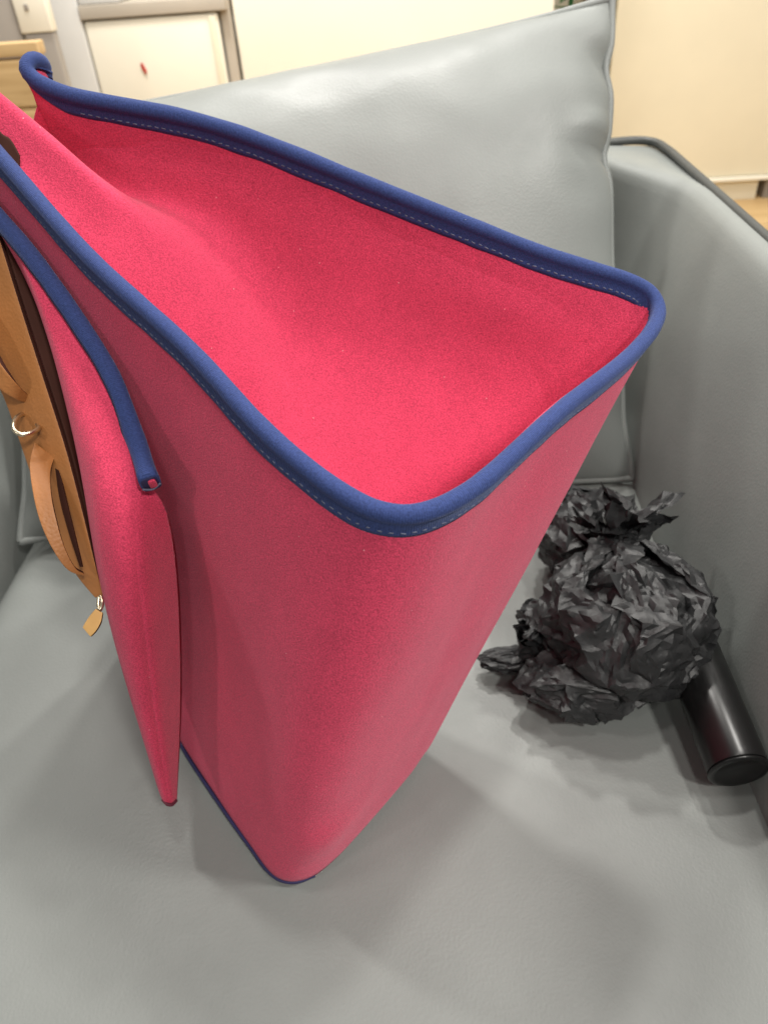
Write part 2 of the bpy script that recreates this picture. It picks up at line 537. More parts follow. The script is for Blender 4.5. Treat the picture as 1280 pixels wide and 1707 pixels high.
# ------------------------------------------------------------------ raspberry tote bag
bag = thing('tote_bag', 'raspberry pink neoprene tote bag with blue bound rim standing open on the armchair', 'bag', (-0.1, 0.33, 0.0))
Ldir = np.array((-0.68, 0.73, 0.0)); Sdir = np.array((0.68, 0.73, 0.0))
FC = np.array((-0.0970, 0.2471, 0.0020)); BC = np.array((-0.0069, 0.3487, 0.0020))
rim_ctrl = [(-0.3021, 0.5145, 0.4625), (-0.2575, 0.4770, 0.4316), (-0.2237, 0.4454, 0.4074), (-0.1684, 0.3893, 0.3711), (-0.1117, 0.3371, 0.3431), (-0.0737, 0.2952, 0.3233), (-0.0482, 0.2711, 0.3129), (-0.0298, 0.2575, 0.3068),
            (-0.0172, 0.2523, 0.3039), (-0.0048, 0.2529, 0.3019), (0.0093, 0.2606, 0.3008), (0.0244, 0.2751, 0.3003), (0.0396, 0.2943, 0.3007), (0.0562, 0.3162, 0.3014), (0.0745, 0.3402, 0.3012),
            (0.0944, 0.3646, 0.2999), (0.1174, 0.3959, 0.2974), (0.1354, 0.4223, 0.2988), (0.1441, 0.4422, 0.3024), (0.1409, 0.4538, 0.3094), (0.1276, 0.4592, 0.3159), (0.1076, 0.4616, 0.3225),
            (0.0748, 0.4654, 0.3335), (0.0389, 0.4714, 0.3476), (0.0033, 0.4774, 0.3618), (-0.0320, 0.4834, 0.3759), (-0.0669, 0.4896, 0.3902), (-0.1016, 0.4950, 0.4035), (-0.1361, 0.4984, 0.4141),
            (-0.1708, 0.5007, 0.4218), (-0.1984, 0.5025, 0.4281), (-0.2145, 0.5049, 0.4343), (-0.2222, 0.5075, 0.4399)]
k_ = lambda a, kk, z=0.002: tuple(a + Ldir * kk + np.array((0, 0, z)))
bot_ctrl = [(-0.2683, 0.4860, 0.0450), (-0.2568, 0.4637, 0.0300), (-0.2449, 0.4382, 0.0120), (-0.2216, 0.3962, 0.0040), (-0.1968, 0.3568, 0.0020), (-0.1533, 0.3017, 0.0020), (-0.1276, 0.2714, 0.0020), (-0.1127, 0.2545, 0.0020),
            (-0.1031, 0.2484, 0.0020), (-0.0930, 0.2475, 0.0020), (-0.0815, 0.2518, 0.0020), (-0.0683, 0.2635, 0.0020), (-0.0569, 0.2765, 0.0020), (-0.0450, 0.2913, 0.0020), (-0.0326, 0.3072, 0.0020),
            (-0.0205, 0.3234, 0.0020), (-0.0125, 0.3364, 0.0020), (-0.0078, 0.3445, 0.0020), k_(BC, .006), k_(BC, .014), k_(BC, .03), k_(BC, .055),
            k_(BC, .09), k_(BC, .13), k_(BC, .17), k_(BC, .21), k_(BC, .25), k_(BC, .28), k_(BC, .31),
            k_(BC, .335), k_(BC, .355), k_(BC, .365), k_(BC, .370)]
NU, NV = 260, 44
rim = uspline(rim_ctrl, NU); bot = uspline(bot_ctrl, NU)
# rim normals (outwards)
cen = (rim.mean(0) + bot.mean(0)) / 2
V = []
outs = []
for i in range(NU):
    T = norm((rim[min(i + 1, NU - 1)] - rim[max(i - 1, 0)]))
    Dn = norm(bot[i] - rim[i])
    o_ = norm(np.cross(T, Dn))
    outs.append(o_)
outs = np.array(outs)
if np.dot(outs[NU // 3], np.array((0.6, -0.8, 0))) < 0: outs = -outs
for j in range(NV):
    t = j / (NV - 1)
    for i in range(NU):
        u = i / (NU - 1) * (len(rim_ctrl) - 1)
        p = rim[i] * (1 - t) + bot[i] * t
        # gentle bows: the end panel sinks a little in the middle, the front belly swells, bottom edge rounds under
        sag = -0.006 * math.exp(-((u - 13.5) / 2.2) ** 2) * math.exp(-((t - 0.10) / 0.14) ** 2)
        bel = 0.007 * math.exp(-((u - 7.5) / 3.0) ** 2) * math.sin(math.pi * t) ** 1.5
        dim = 0.0045 * math.exp(-((u - 9.6) / 1.3) ** 2) * math.exp(-((t - 0.82) / 0.07) ** 2)
        wob = 0.0022 * noise.noise(Vector((u * 0.55, t * 3.2, 0.3))) * math.sin(math.pi * t)
        hol = -0.010 * math.exp(-((u - 4.3) / 1.6) ** 2) * math.exp(-((t - 0.55) / 0.3) ** 2)
        und = -0.0015 * max(0, (t - 0.95) / 0.05) ** 2
        V.append(p + outs[i] * (sag + bel + dim + wob + hol + und))
F = grid_faces(NV, NU)
ctr = bot.mean(0) + np.array((0, 0, 0.001)); V.append(ctr)
base = (NV - 1) * NU
for i in range(NU - 1): F.append((base + i, base + i + 1, len(V) - 1))
bodyo = obj('body', V, F, PINK, bag)
sd = bodyo.modifiers.new('thickness', 'SOLIDIFY'); sd.thickness = 0.0036; sd.offset = 0.0

# inside of the back panel: hangs from the rim, bellies forward lower down, and swells into a fold at the far end
lin = [
    [(-0.2253, 0.5121, 0.4216), (-0.2359, 0.5130, 0.4074), (-0.2461, 0.5097, 0.4008), (-0.2440, 0.4888, 0.4439), (-0.2351, 0.4698, 0.4138), (-0.2183, 0.4364, 0.3595), (-0.2172, 0.4032, 0.2219)],
    [(-0.2135, 0.5077, 0.4211), (-0.2192, 0.5123, 0.4066), (-0.2254, 0.5127, 0.3931), (-0.2095, 0.4781, 0.4141), (-0.1996, 0.4595, 0.3859), (-0.1822, 0.4255, 0.3259), (-0.1793, 0.3848, 0.1949)],
    [(-0.1853, 0.5065, 0.4154), (-0.1901, 0.5065, 0.3966), (-0.1965, 0.5021, 0.3752), (-0.1844, 0.4706, 0.3908), (-0.1727, 0.4529, 0.3637), (-0.1549, 0.4178, 0.2973), (-0.1491, 0.3687, 0.1715)],
    [(-0.1521, 0.5010, 0.4104), (-0.1576, 0.5016, 0.3891), (-0.1629, 0.4982, 0.3672), (-0.1575, 0.4709, 0.3659), (-0.1441, 0.4545, 0.3419), (-0.1292, 0.4153, 0.2771), (-0.1163, 0.3502, 0.1611)],
    [(-0.1137, 0.4974, 0.3990), (-0.1188, 0.4966, 0.3759), (-0.1234, 0.4940, 0.3534), (-0.1219, 0.4805, 0.3359), (-0.1137, 0.4619, 0.3146), (-0.1038, 0.4105, 0.2573), (-0.0958, 0.3319, 0.1521)],
    [(-0.0679, 0.4895, 0.3825), (-0.0761, 0.4880, 0.3530), (-0.0834, 0.4840, 0.3240), (-0.0878, 0.4730, 0.3004), (-0.0889, 0.4469, 0.2751), (-0.0871, 0.3853, 0.2332), (-0.0851, 0.3116, 0.1576)],
    [(-0.0326, 0.4835, 0.3683), (-0.0423, 0.4812, 0.3396), (-0.0517, 0.4761, 0.3095), (-0.0591, 0.4635, 0.2824), (-0.0648, 0.4373, 0.2573), (-0.0696, 0.3783, 0.2193), (-0.0737, 0.3040, 0.1551)],
    [(0.0031, 0.4776, 0.3544), (-0.0080, 0.4736, 0.3269), (-0.0190, 0.4685, 0.2967), (-0.0282, 0.4557, 0.2696), (-0.0383, 0.4292, 0.2429), (-0.0520, 0.3738, 0.2054), (-0.0639, 0.3054, 0.1478)],
    [(0.0390, 0.4714, 0.3400), (0.0263, 0.4656, 0.3135), (0.0141, 0.4609, 0.2840), (0.0017, 0.4467, 0.2554), (-0.0116, 0.4222, 0.2299), (-0.0323, 0.3700, 0.1907), (-0.0508, 0.3101, 0.1364)],
    [(0.0753, 0.4656, 0.3261), (0.0616, 0.4573, 0.3014), (0.0486, 0.4521, 0.2714), (0.0341, 0.4389, 0.2426), (0.0179, 0.4153, 0.2168), (-0.0083, 0.3666, 0.1776), (-0.0333, 0.3148, 0.1245)],
    [(0.1084, 0.4617, 0.3149), (0.0943, 0.4530, 0.2912), (0.0798, 0.4471, 0.2621), (0.0644, 0.4347, 0.2345), (0.0462, 0.4119, 0.2083), (0.0144, 0.3661, 0.1668), (-0.0188, 0.3193, 0.1127)],
    [(0.1274, 0.4583, 0.3080), (0.1128, 0.4492, 0.2848), (0.0986, 0.4436, 0.2544), (0.0826, 0.4307, 0.2260), (0.0629, 0.4086, 0.1993), (0.0279, 0.3661, 0.1558), (-0.0077, 0.3236, 0.1010)],
    [(0.1374, 0.4548, 0.2980), (0.1349, 0.4471, 0.2818), (0.1209, 0.4396, 0.2554), (0.1014, 0.4269, 0.2261), (0.0787, 0.4049, 0.1997), (0.0394, 0.3644, 0.1543), (-0.0019, 0.3258, 0.0951)]]
cols = [uspline(c, 60) for c in lin]
G = np.array(cols)
rows = np.stack([uspline(G[:, r], 140) for r in range(60)])
obj('lining', rows.reshape(-1, 3), grid_faces(60, 140), PINK, bag)
lm = bpy.data.objects['lining'].modifiers.new('thickness', 'SOLIDIFY'); lm.thickness = 0.001; lm.offset = 0

# rim binding: rolled tape with a stitched flange on both faces
def omega(r, fl, ft):
    pr = []
    a0 = math.radians(52)
    for q in range(15):
        a = -math.pi / 2 - (math.pi - a0) + (2 * math.pi - 2 * a0) * q / 14
        pr.append((r * math.cos(a), r * math.sin(a)))
    # a runs over the top; flange goes to +d
    pr = [(x, y) for x, y in pr]
    pr += [(ft, r * 0.95), (ft * 1.05, fl * 0.8), (ft * 0.8, fl), (-ft * 0.8, fl), (-ft * 1.05, fl * 0.8), (-ft, r * 0.95)]
    return pr
def binding(name, ctrl, down, parent, r=0.0045, fl=0.0112, ft=0.0024, n=420, stitches=True, taper=None):
    p = uspline(ctrl, n)
    p = spline(p[::2], n)
    dn = np.asarray(down) if np.asarray(down).ndim == 2 else np.repeat(np.array(down, float)[None], n, 0)
    T, N, D = frames(p, dn)
    V, F, UV = sweep(p, omega(r, fl, ft), N, D)
    V = np.array(V)
    # slight unevenness of the hand-turned tape
    for i in range(len(p)):
        wob = 1 + 0.05 * noise.noise(Vector(tuple(p[i] * 60)))
        s = slice(i * 21, (i + 1) * 21)
        V[s] = p[i] + (V[s] - p[i]) * wob
        if taper is not None and i / len(p) > taper[0]:
            g = min(1.0, (i / len(p) - taper[0]) / (taper[1] - taper[0]))
            c_ = np.clip(((V[s] - p[i]) @ D[i]), r * 0.9, None) - r * 0.9
            V[s] -= np.outer(c_ * g, D[i])
    o = obj(name, V, F, BLUE, parent, uvs=UV)
    if stitches:
        arc = np.r_[0, np.cumsum(np.linalg.norm(np.diff(p, axis=0), axis=1))]
        SV, SF = [], []
        s = 0.002
        while s < arc[-1] * (taper[0] if taper else 1) - 0.004:
            rs = random.Random(int(s * 1e5))
            sl = rs.uniform(0.0016, 0.0028)
            for sg in (-1, 1):
                c = [np.array([np.interp(s + ds, arc, a[:, q]) for q in range(3)]) for ds in (0, sl) for a in (p,)]
                Ni = norm(np.array([np.interp(s, arc, N[:, q]) for q in range(3)])); Di = norm(np.array([np.interp(s, arc, D[:, q]) for q in range(3)]))
                b0 = len(SV)
                for e in c:
                    m0 = e + Di * (fl * 0.74 + rs.uniform(-0.0003, 0.0003)) + Ni * sg * (ft * 0.99)
                    for q in range(6):
                        a = q * math.pi / 3
                        SV.append(m0 + 0.00042 * (math.cos(a) * Ni + math.sin(a) * Di))
                for q in range(6): SF.append((b0 + q, b0 + (q + 1) % 6, b0 + 6 + (q + 1) % 6, b0 + 6 + q))
                SF.append(tuple(range(b0, b0 + 6))); SF.append(tuple(range(b0 + 6, b0 + 12)))
            s += 0.0044
        st = obj('stitching', SV, SF, THREAD, o)
        st['kind'] = 'stuff'
    return o, p
# full rim incl. the curled far corner of the back edge
curl = [(-0.2231, 0.5105, 0.4439), (-0.2210, 0.5159, 0.4458), (-0.2193, 0.5220, 0.4437), (-0.2207, 0.5271, 0.4389), (-0.2236, 0.5285, 0.4295)]
rc = rim_ctrl + curl
dn_raw = norm(bot - rim)
nfull = 420
ui = np.linspace(0, len(rc) - 1, nfull)
# resample the down direction along arc length of the full path
pf = uspline(rc, nfull)
arc_full = np.r_[0, np.cumsum(np.linalg.norm(np.diff(pf, axis=0), axis=1))]
arc_rim = np.r_[0, np.cumsum(np.linalg.norm(np.diff(rim, axis=0), axis=1))]
q = np.linspace(0, arc_full[-1], nfull)
dwn = norm(np.stack([np.interp(q, arc_rim, dn_raw[:, c]) for c in range(3)], 1))
bindo, bp = binding('rim_binding', rc, dwn, bag, taper=(0.945, 0.968))
# the far corner of the back panel under the curled binding
cc = uspline([(-0.2222, 0.5075, 0.4399)] + curl, 30)
V = [];
for j in range(8):
    for p in cc: V.append(p + np.array((0.02, 0.02, -0.16)) * j / 7)
obj('folded_corner', V, grid_faces(8, 30), PINK, bag).modifiers.new('thickness', 'SOLIDIFY').thickness = 0.003

# thin dark piping along the base seam
tube('base_piping', [tuple(np.array(p) + np.array((0, 0, 0.0005))) for p in bot_ctrl[3:11]], 0.0014, NAVY, bag, 120, 10)

# leather handle tab on the inside fold
ribbon('handle_tab', [(-0.2401, 0.4771, 0.4317), (-0.2312, 0.4681, 0.4177), (-0.2258, 0.4664, 0.4134), (-0.2215, 0.4621, 0.4059)], [(-0.2413, 0.4664, 0.4164), (-0.2321, 0.4621, 0.4084), (-0.2267, 0.4599, 0.4036), (-0.2224, 0.4577, 0.3987)], BROWN, 0.002, bag, 20)

# ------------------------------------------------------------------ front pocket of the bag (padded pouch hanging on the front)
T_c = [(-0.1403, 0.3167, 0.2802), (-0.1501, 0.3381, 0.2905), (-0.1642, 0.3635, 0.3147), (-0.1806, 0.3840, 0.3328), (-0.2016, 0.4077, 0.3521), (-0.2190, 0.4261, 0.3659), (-0.2356, 0.4424, 0.3769), (-0.2605, 0.4652, 0.3938), (-0.2862, 0.4884, 0.4111)]
P1 = [(-0.1393, 0.3249, 0.2482), (-0.1511, 0.3119, 0.2650), (-0.1652, 0.3195, 0.2794), (-0.1790, 0.3408, 0.2950), (-0.1949, 0.3722, 0.3188), (-0.2103, 0.4023, 0.3426), (-0.2277, 0.4297, 0.3631), (-0.2534, 0.4569, 0.3840), (-0.2795, 0.4826, 0.4031)]
P2 = [(-0.1471, 0.3276, 0.1919), (-0.1564, 0.2979, 0.2230), (-0.1715, 0.3013, 0.2336), (-0.1824, 0.3231, 0.2495), (-0.1940, 0.3555, 0.2695), (-0.2084, 0.3936, 0.2969), (-0.2244, 0.4273, 0.3255), (-0.2483, 0.4612, 0.3598), (-0.2747, 0.4880, 0.3852)]
P3 = [(-0.1633, 0.3181, 0.1043), (-0.1679, 0.2911, 0.1386), (-0.1786, 0.2934, 0.1555), (-0.1928, 0.3218, 0.1770), (-0.2048, 0.3592, 0.2050), (-0.2155, 0.3942, 0.2330), (-0.2280, 0.4271, 0.2668), (-0.2497, 0.4618, 0.3035), (-0.2741, 0.4937, 0.3386)]
B_c = [(-0.1721, 0.2831, 0.0437), (-0.1746, 0.2772, 0.0477), (-0.1800, 0.2795, 0.0512), (-0.1938, 0.3085, 0.0735), (-0.2099, 0.3495, 0.1113), (-0.2237, 0.3866, 0.1472), (-0.2353, 0.4225, 0.1831), (-0.2524, 0.4627, 0.2282), (-0.2741, 0.5008, 0.2710)]
ns, nvv = 80, 48
Tc, Bc = uspline(T_c, ns), uspline(B_c, ns)
Ec = uspline(P2, ns)
rowsP = [Tc, uspline(P1, ns), Ec, uspline(P3, ns), Bc]
bk = norm(np.array((0.80, 0.60, 0.0)))
V = []
for i in range(ns - 1, -1, -1):
    V.append(uspline([r[i] for r in rowsP], nvv))
for i in range(1, ns):
    ofs = 0.012 * min(1, i / 25)
    V.append(uspline([rowsP[q][i] + bk * ofs * (0.0, 0.6, 1.0, 1.0, 0.3)[q] for q in range(5)], nvv))
V = np.array(V).reshape(-1, 3)
pock = obj('front_pocket', V, grid_faces(2 * ns - 1, nvv), PINK, bag)
tq = np.linspace(0, 1, 420)
pdr = norm(np.stack([np.interp(tq, np.linspace(0, 1, ns), (rowsP[1] - Tc)[:, c]) for c in range(3)], 1))
pb, pbp = binding('pocket_binding', T_c, pdr, pock, r=0.0051, fl=0.0049, ft=0.0030, stitches=False)
# cut end of the tape: pink core inside a dark turned edge, with a pale thread
t0 = norm(pbp[0] - pbp[8]); d0 = norm(pdr[0] - (pdr[0] @ t0) * t0); n0 = np.cross(t0, d0)
def end_disc(name, mat, a0, a1, r_, dd, sq, nn=0.0):
    V = []
    for a_, rr in ((a0, r_), (a1 - 0.0003, r_), (a1, r_ * 0.85)):
        for q in range(16):
            cq, sq_ = math.cos(q * math.pi / 8), math.sin(q * math.pi / 8)
            V.append(pbp[0] + t0 * a_ + d0 * dd + n0 * nn + rr * (math.copysign(abs(cq) ** 0.55, cq) * n0 + math.copysign(abs(sq_) ** 0.55, sq_) * d0 * sq))
    return obj(name, V, grid_faces(3, 16, True) + [tuple(range(32, 48))], mat, pb)
end_disc('tape_lip', BLUE, -0.004, 0.0014, 0.0052, 0.0016, 1.25)
end_disc('tape_hollow', NAVY, 0.0, 0.0017, 0.0042, 0.0016, 1.25)
end_disc('tape_core', PINK, 0.0, 0.0028, 0.0020, 0.0014, 1.7, 0.0012)
tube('tape_thread', [pbp[0] + t0 * 0.0022 - n0 * 0.0048 + d0 * 0.003, pbp[0] + t0 * 0.0026 + d0 * 0.0052, pbp[0] + t0 * 0.0022 + n0 * 0.0048 + d0 * 0.003], 0.0006, THREAD, pb, 14, 8)
# dark turned hem at the lower tip
tube('tip_hem', [(-0.1789, 0.2785, 0.0514), (-0.1755, 0.2760, 0.0496), (-0.1731, 0.2770, 0.0473), (-0.1719, 0.2815, 0.0449)], 0.0011, HEM, pock, 16, 8)

# ------------------------------------------------------------------ leather front of the bag
Rg = [(-0.2590, 0.4899, 0.4238), (-0.2457, 0.4581, 0.3849), (-0.2355, 0.4350, 0.3575), (-0.2264, 0.4151, 0.3327), (-0.2154, 0.3916, 0.3015), (-0.2049, 0.3687, 0.2695), (-0.1974, 0.3481, 0.2390), (-0.1922, 0.3313, 0.2120), (-0.1899, 0.3230, 0.1947)]
Lf = [(-0.2953, 0.4528, 0.3580), (-0.2745, 0.4302, 0.3287), (-0.2572, 0.4099, 0.3026), (-0.2473, 0.3982, 0.2884), (-0.2396, 0.3841, 0.2695), (-0.2313, 0.3679, 0.2479), (-0.2210, 0.3495, 0.2233), (-0.2089, 0.3347, 0.2048), (-0.1955, 0.3224, 0.1935)]
lp = ribbon('leather_front', Lf, Rg, TAN, 0.0032, bag, 60, m=8)
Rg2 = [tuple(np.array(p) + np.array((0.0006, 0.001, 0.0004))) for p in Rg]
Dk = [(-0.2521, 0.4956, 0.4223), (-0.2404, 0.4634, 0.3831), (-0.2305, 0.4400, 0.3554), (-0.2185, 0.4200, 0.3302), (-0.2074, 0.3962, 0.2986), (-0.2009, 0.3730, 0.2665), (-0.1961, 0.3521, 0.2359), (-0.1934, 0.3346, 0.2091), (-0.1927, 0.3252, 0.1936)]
ribbon('leather_edge_gap_shade', Rg2, Dk, BROWN, 0.002, lp, 60)  # dark backing edge, widened to paint in the shaded gap beside the pocket
# two leather loops standing off the front
ribbon('strap_loop', [(-0.2618, 0.4274, 0.3476), (-0.2449, 0.4024, 0.3302), (-0.2360, 0.3897, 0.3164), (-0.2312, 0.3863, 0.3066), (-0.2300, 0.3897, 0.2962), (-0.2294, 0.3946, 0.2895)],
       [(-0.2671, 0.4242, 0.3309), (-0.2506, 0.3973, 0.3144), (-0.2412, 0.3862, 0.3026), (-0.2361, 0.3852, 0.2959), (-0.2330, 0.3893, 0.2895), (-0.2305, 0.3942, 0.2858)], TAN, 0.003, lp, 36)
ribbon('strap_loop', [(-0.2266, 0.3739, 0.2692), (-0.2249, 0.3590, 0.2645), (-0.2201, 0.3440, 0.2561), (-0.2154, 0.3321, 0.2437), (-0.2097, 0.3237, 0.2308), (-0.2039, 0.3200, 0.2189), (-0.1978, 0.3225, 0.2118)],
       [(-0.2153, 0.3690, 0.2618), (-0.2139, 0.3569, 0.2591), (-0.2107, 0.3447, 0.2530), (-0.2075, 0.3349, 0.2433), (-0.2042, 0.3264, 0.2305), (-0.2004, 0.3220, 0.2188), (-0.1971, 0.3231, 0.2126)], TAN, 0.0030, lp, 44)
ribbon('loop_shade_strip', [(-0.2145, 0.3669, 0.2598), (-0.2115, 0.3529, 0.2448), (-0.2057, 0.3386, 0.2292), (-0.1993, 0.3256, 0.2151)], [(-0.2120, 0.3655, 0.2594), (-0.2075, 0.3522, 0.2452), (-0.2022, 0.3379, 0.2296), (-0.1977, 0.3252, 0.2153)], BROWN, 0.0015, lp, 24)  # dark strip painting in the shade inside the lower loop
# stitched cross seam and D ring
ribbon('seam_strip', [(-0.2377, 0.3891, 0.2701), (-0.2250, 0.3839, 0.2753), (-0.2140, 0.3789, 0.2810)], [(-0.2378, 0.3883, 0.2690), (-0.2251, 0.3830, 0.2741), (-0.2134, 0.3781, 0.2799)], TANPALE, 0.0012, lp, 16)
tube('d_ring', [(-0.2333, 0.3878, 0.2811), (-0.2333, 0.3802, 0.2844), (-0.2327, 0.3725, 0.2842), (-0.2306, 0.3675, 0.2824), (-0.2269, 0.3663, 0.2806), (-0.2230, 0.3696, 0.2795), (-0.2218, 0.3762, 0.2782), (-0.2285, 0.3857, 0.2780)], 0.0014, STEEL, lp, 60, 10, True)
# zip slider and its leather pull
zp = tube('zip_slider', [(-0.1931, 0.3230, 0.1949), (-0.1910, 0.3198, 0.1939), (-0.1911, 0.3177, 0.1911), (-0.1926, 0.3159, 0.1890), (-0.1936, 0.3188, 0.1911)], 0.0011, STEEL, bag, 40, 8, True)
ribbon('zip_pull', [(-0.1942, 0.3158, 0.1907), (-0.1971, 0.3127, 0.1885), (-0.1996, 0.3094, 0.1861), (-0.2011, 0.3076, 0.1840)], [(-0.1901, 0.3144, 0.1885), (-0.1905, 0.3095, 0.1855), (-0.1930, 0.3058, 0.1825), (-0.1963, 0.3036, 0.1800)], TANPALE, 0.0022, bag, 20)

# ------------------------------------------------------------------ crumpled black tissue paper
def crumple_sheet(N, seed, R=1.0, half=2.9, neck=True, over=1.18, steps=160, inner=0.80):
    """a real sheet of tissue gathered round a ball: position-based cloth on an N x N grid, ball radius 1,
    gathered at +Z when neck is set; returns the folded grid points"""
    rng = np.random.RandomState(seed)
    g = np.linspace(-half, half, N)
    X, Y = np.meshgrid(g, g)
    if not neck:
        X = X + 0.0; Y = Y + 0.0
    rho = np.hypot(X, Y) + 1e-9
    phi = np.arctan2(Y, X)
    th = np.minimum(rho / R, math.pi * 0.955)
    extra = np.maximum(0, rho / R - math.pi * 0.955)
    P = np.stack([np.sin(th) * np.cos(phi), np.sin(th) * np.sin(phi), -np.cos(th)], -1) * R
    P[..., 0] += extra * 0.55 * np.cos(phi); P[..., 1] += extra * 0.55 * np.sin(phi); P[..., 2] += extra * 0.65
    # smooth random push so that the slack buckles into folds of mixed size
    def smooth(a, n):
        for _ in range(n):
            a = (a + np.roll(a, 1, 0) + np.roll(a, -1, 0) + np.roll(a, 1, 1) + np.roll(a, -1, 1)) / 5
        return a / (a.std() + 1e-9)
    nz = 0.5 * smooth(rng.normal(size=(N, N)), 40) + 0.7 * smooth(rng.normal(size=(N, N)), 9) + 0.5 * smooth(rng.normal(size=(N, N)), 3)
    rad = norm(P)
    P = P + rad * (nz * 0.07)[..., None] + np.stack([smooth(rng.normal(size=(N, N)), 6) for _ in range(3)], -1) * 0.02
    L0 = (g[1] - g[0]) * over
    sets = []
    def sl(a, b): return slice(max(0, a), N + min(0, a)) if b else None
    for (di, dj, l, k) in ((0, 1, L0, 0.5), (1, 0, L0, 0.5), (1, 1, L0 * 2 ** .5, 0.35), (1, -1, L0 * 2 ** .5, 0.35), (0, 2, 2 * L0, 0.16), (2, 0, 2 * L0, 0.16), (0, 4, 4 * L0, 0.04), (4, 0, 4 * L0, 0.04)):
        a = (slice(0, N - di), slice(0, N - dj) if dj >= 0 else slice(-dj, N))
        b = (slice(di, N), slice(dj, N) if dj >= 0 else slice(0, N + dj))
        sets.append((a, b, l, k))
    body = (rho / R < math.pi * 0.90)
    ring = (rho / R >= math.pi * 0.88) & (rho / R < math.pi * 1.02)
    V = np.zeros_like(P)
    for s_ in range(steps):
        P0 = P.copy()
        P = P + V * 0.85
        for it in range(4):
            for a, b, l, k in sets:
                d = P[b] - P[a]
                ln = np.sqrt((d ** 2).sum(-1, keepdims=True)) + 1e-9
                c = d * ((ln - l) / ln) * (0.5 * k)
                P[a] += c; P[b] -= c
            r = np.sqrt((P ** 2).sum(-1, keepdims=True)) + 1e-9
            rc = np.clip(r, inner, 1.06)
            P = np.where(body[..., None], P * (1 + (rc / r - 1) * 0.6), P)
            if neck:
                rr = np.hypot(P[..., 0], P[..., 1]) + 1e-9
                f = np.where(ring, np.minimum(1, 0.17 / rr), 1.0)
                P[..., 0] *= 1 - (1 - f) * 0.6; P[..., 1] *= 1 - (1 - f) * 0.6
                P[..., 2] += np.where(ring, (1.12 - P[..., 2]) * 0.25, 0)
        V = P - P0
        V *= np.minimum(1, 0.05 / (np.sqrt((V ** 2).sum(-1, keepdims=True)) + 1e-9))
    return P

def wad(name, center, radii, sheet, parent, pull=(0, 0, 1), spin=0.0, step=4, rough=1.0, seed=1):
    """cut the folded sheet into paper facets, then split each facet again with small creases at its edges"""
    rng = np.random.RandomState(seed)
    n = sheet.shape[0]
    idx = np.arange(seed % 2, n, step)
    S = sheet[np.ix_(idx, idx)] + rng.uniform(-1, 1, (len(idx), len(idx), 3)) * 0.030 * rough
    m = len(idx)
    gx = np.linspace(-1, 1, m); A_, B_ = np.meshgrid(gx, gx)
    rr = np.hypot(A_, B_).reshape(-1); aa = np.arctan2(A_, B_).reshape(-1)
    lim = 1.10 + 0.05 * np.sin(aa * 5 + spin) + 0.04 * np.sin(aa * 11 + 1)
    bm = bmesh.new()
    vs_b = [bm.verts.new(p) for p in S.reshape(-1, 3)]
    for f in grid_faces(m, m):
        if rr[f[0]] > lim[f[0]]: continue
        if rng.uniform() < 0.5: f = f[1:] + f[:1]
        bm.faces.new([vs_b[f[0]], vs_b[f[1]], vs_b[f[2]]]); bm.faces.new([vs_b[f[0]], vs_b[f[2]], vs_b[f[3]]])
    bmesh.ops.delete(bm, geom=[v for v in bm.verts if not v.link_faces], context='VERTS')
    for l, am in enumerate((0.028, 0.015, 0.006)):
        old = set(bm.verts)
        bmesh.ops.subdivide_edges(bm, edges=list(bm.edges), cuts=1, use_grid_fill=True)
        bmesh.ops.triangulate(bm, faces=[f for f in bm.faces if len(f.verts) > 3])
        bm.normal_update()
        for v in bm.verts:
            if v in old: continue
            v.co += v.normal * float(rng.normal() * am * rough) + Vector(tuple(rng.uniform(-1, 1, 3) * am * 0.4))
    bm.verts.index_update()
    P = np.array([v.co[:] for v in bm.verts])
    F = [[v.index for v in f.verts] for f in bm.faces]
    bm.free()
    q = Vector(pull).normalized().to_track_quat('Z', 'Y').to_matrix() @ Matrix.Rotation(spin, 3, 'Z')
    P = (P @ np.array(q).T) * np.array(radii) + np.array(center)
    P[:, 2] = np.maximum(P[:, 2], 0.0012 + 0.0008 * np.sin(P[:, 0] * 300 + P[:, 1] * 170))
    o = obj(name, P, F, PAPER, parent)
    o.data.set_sharp_from_angle(angle=math.radians(24))
    return o
SHEET_A = crumple_sheet(104, 3, half=3.3, over=1.14, inner=0.84)
SHEET_B = crumple_sheet(76, 8, half=2.75, over=1.18, neck=False, inner=0.70)
pap = thing('crumpled_paper', 'crumpled ball of black tissue paper beside the right armrest', 'paper', tuple((0.1603, 0.4319, 0.0000)))
wad('main_wad', (0.1517, 0.4196, 0.0600), (0.065, 0.060, 0.061), SHEET_A, pap, (-0.05, 0.74, 0.68), 0.5, 5, 1.1, 1)
wad('side_wad', (0.1135, 0.4341, 0.0320), (0.046, 0.038, 0.034), SHEET_B, pap, (-0.6, -0.5, 0.5), 1.0, 6, 1.2, 2)
wad('under_wad', (0.1184, 0.3911, 0.0240), (0.050, 0.034, 0.028), SHEET_B, pap, (0.5, 0.7, -0.4), 2.2, 6, 1.2, 3)
wad('rear_wad', (0.1494, 0.5411, 0.0440), (0.050, 0.045, 0.048), SHEET_B, pap, (-0.4, 0.8, 0.3), 3.3, 6, 1.2, 4)
# loose paper corner poking out towards the bag
wad('loose_corner', (0.0708, 0.4244, 0.0120), (0.034, 0.013, 0.0095), SHEET_B, pap, (0.9, 0.1, 0.2), 0.4, 5, 1.2, 5)

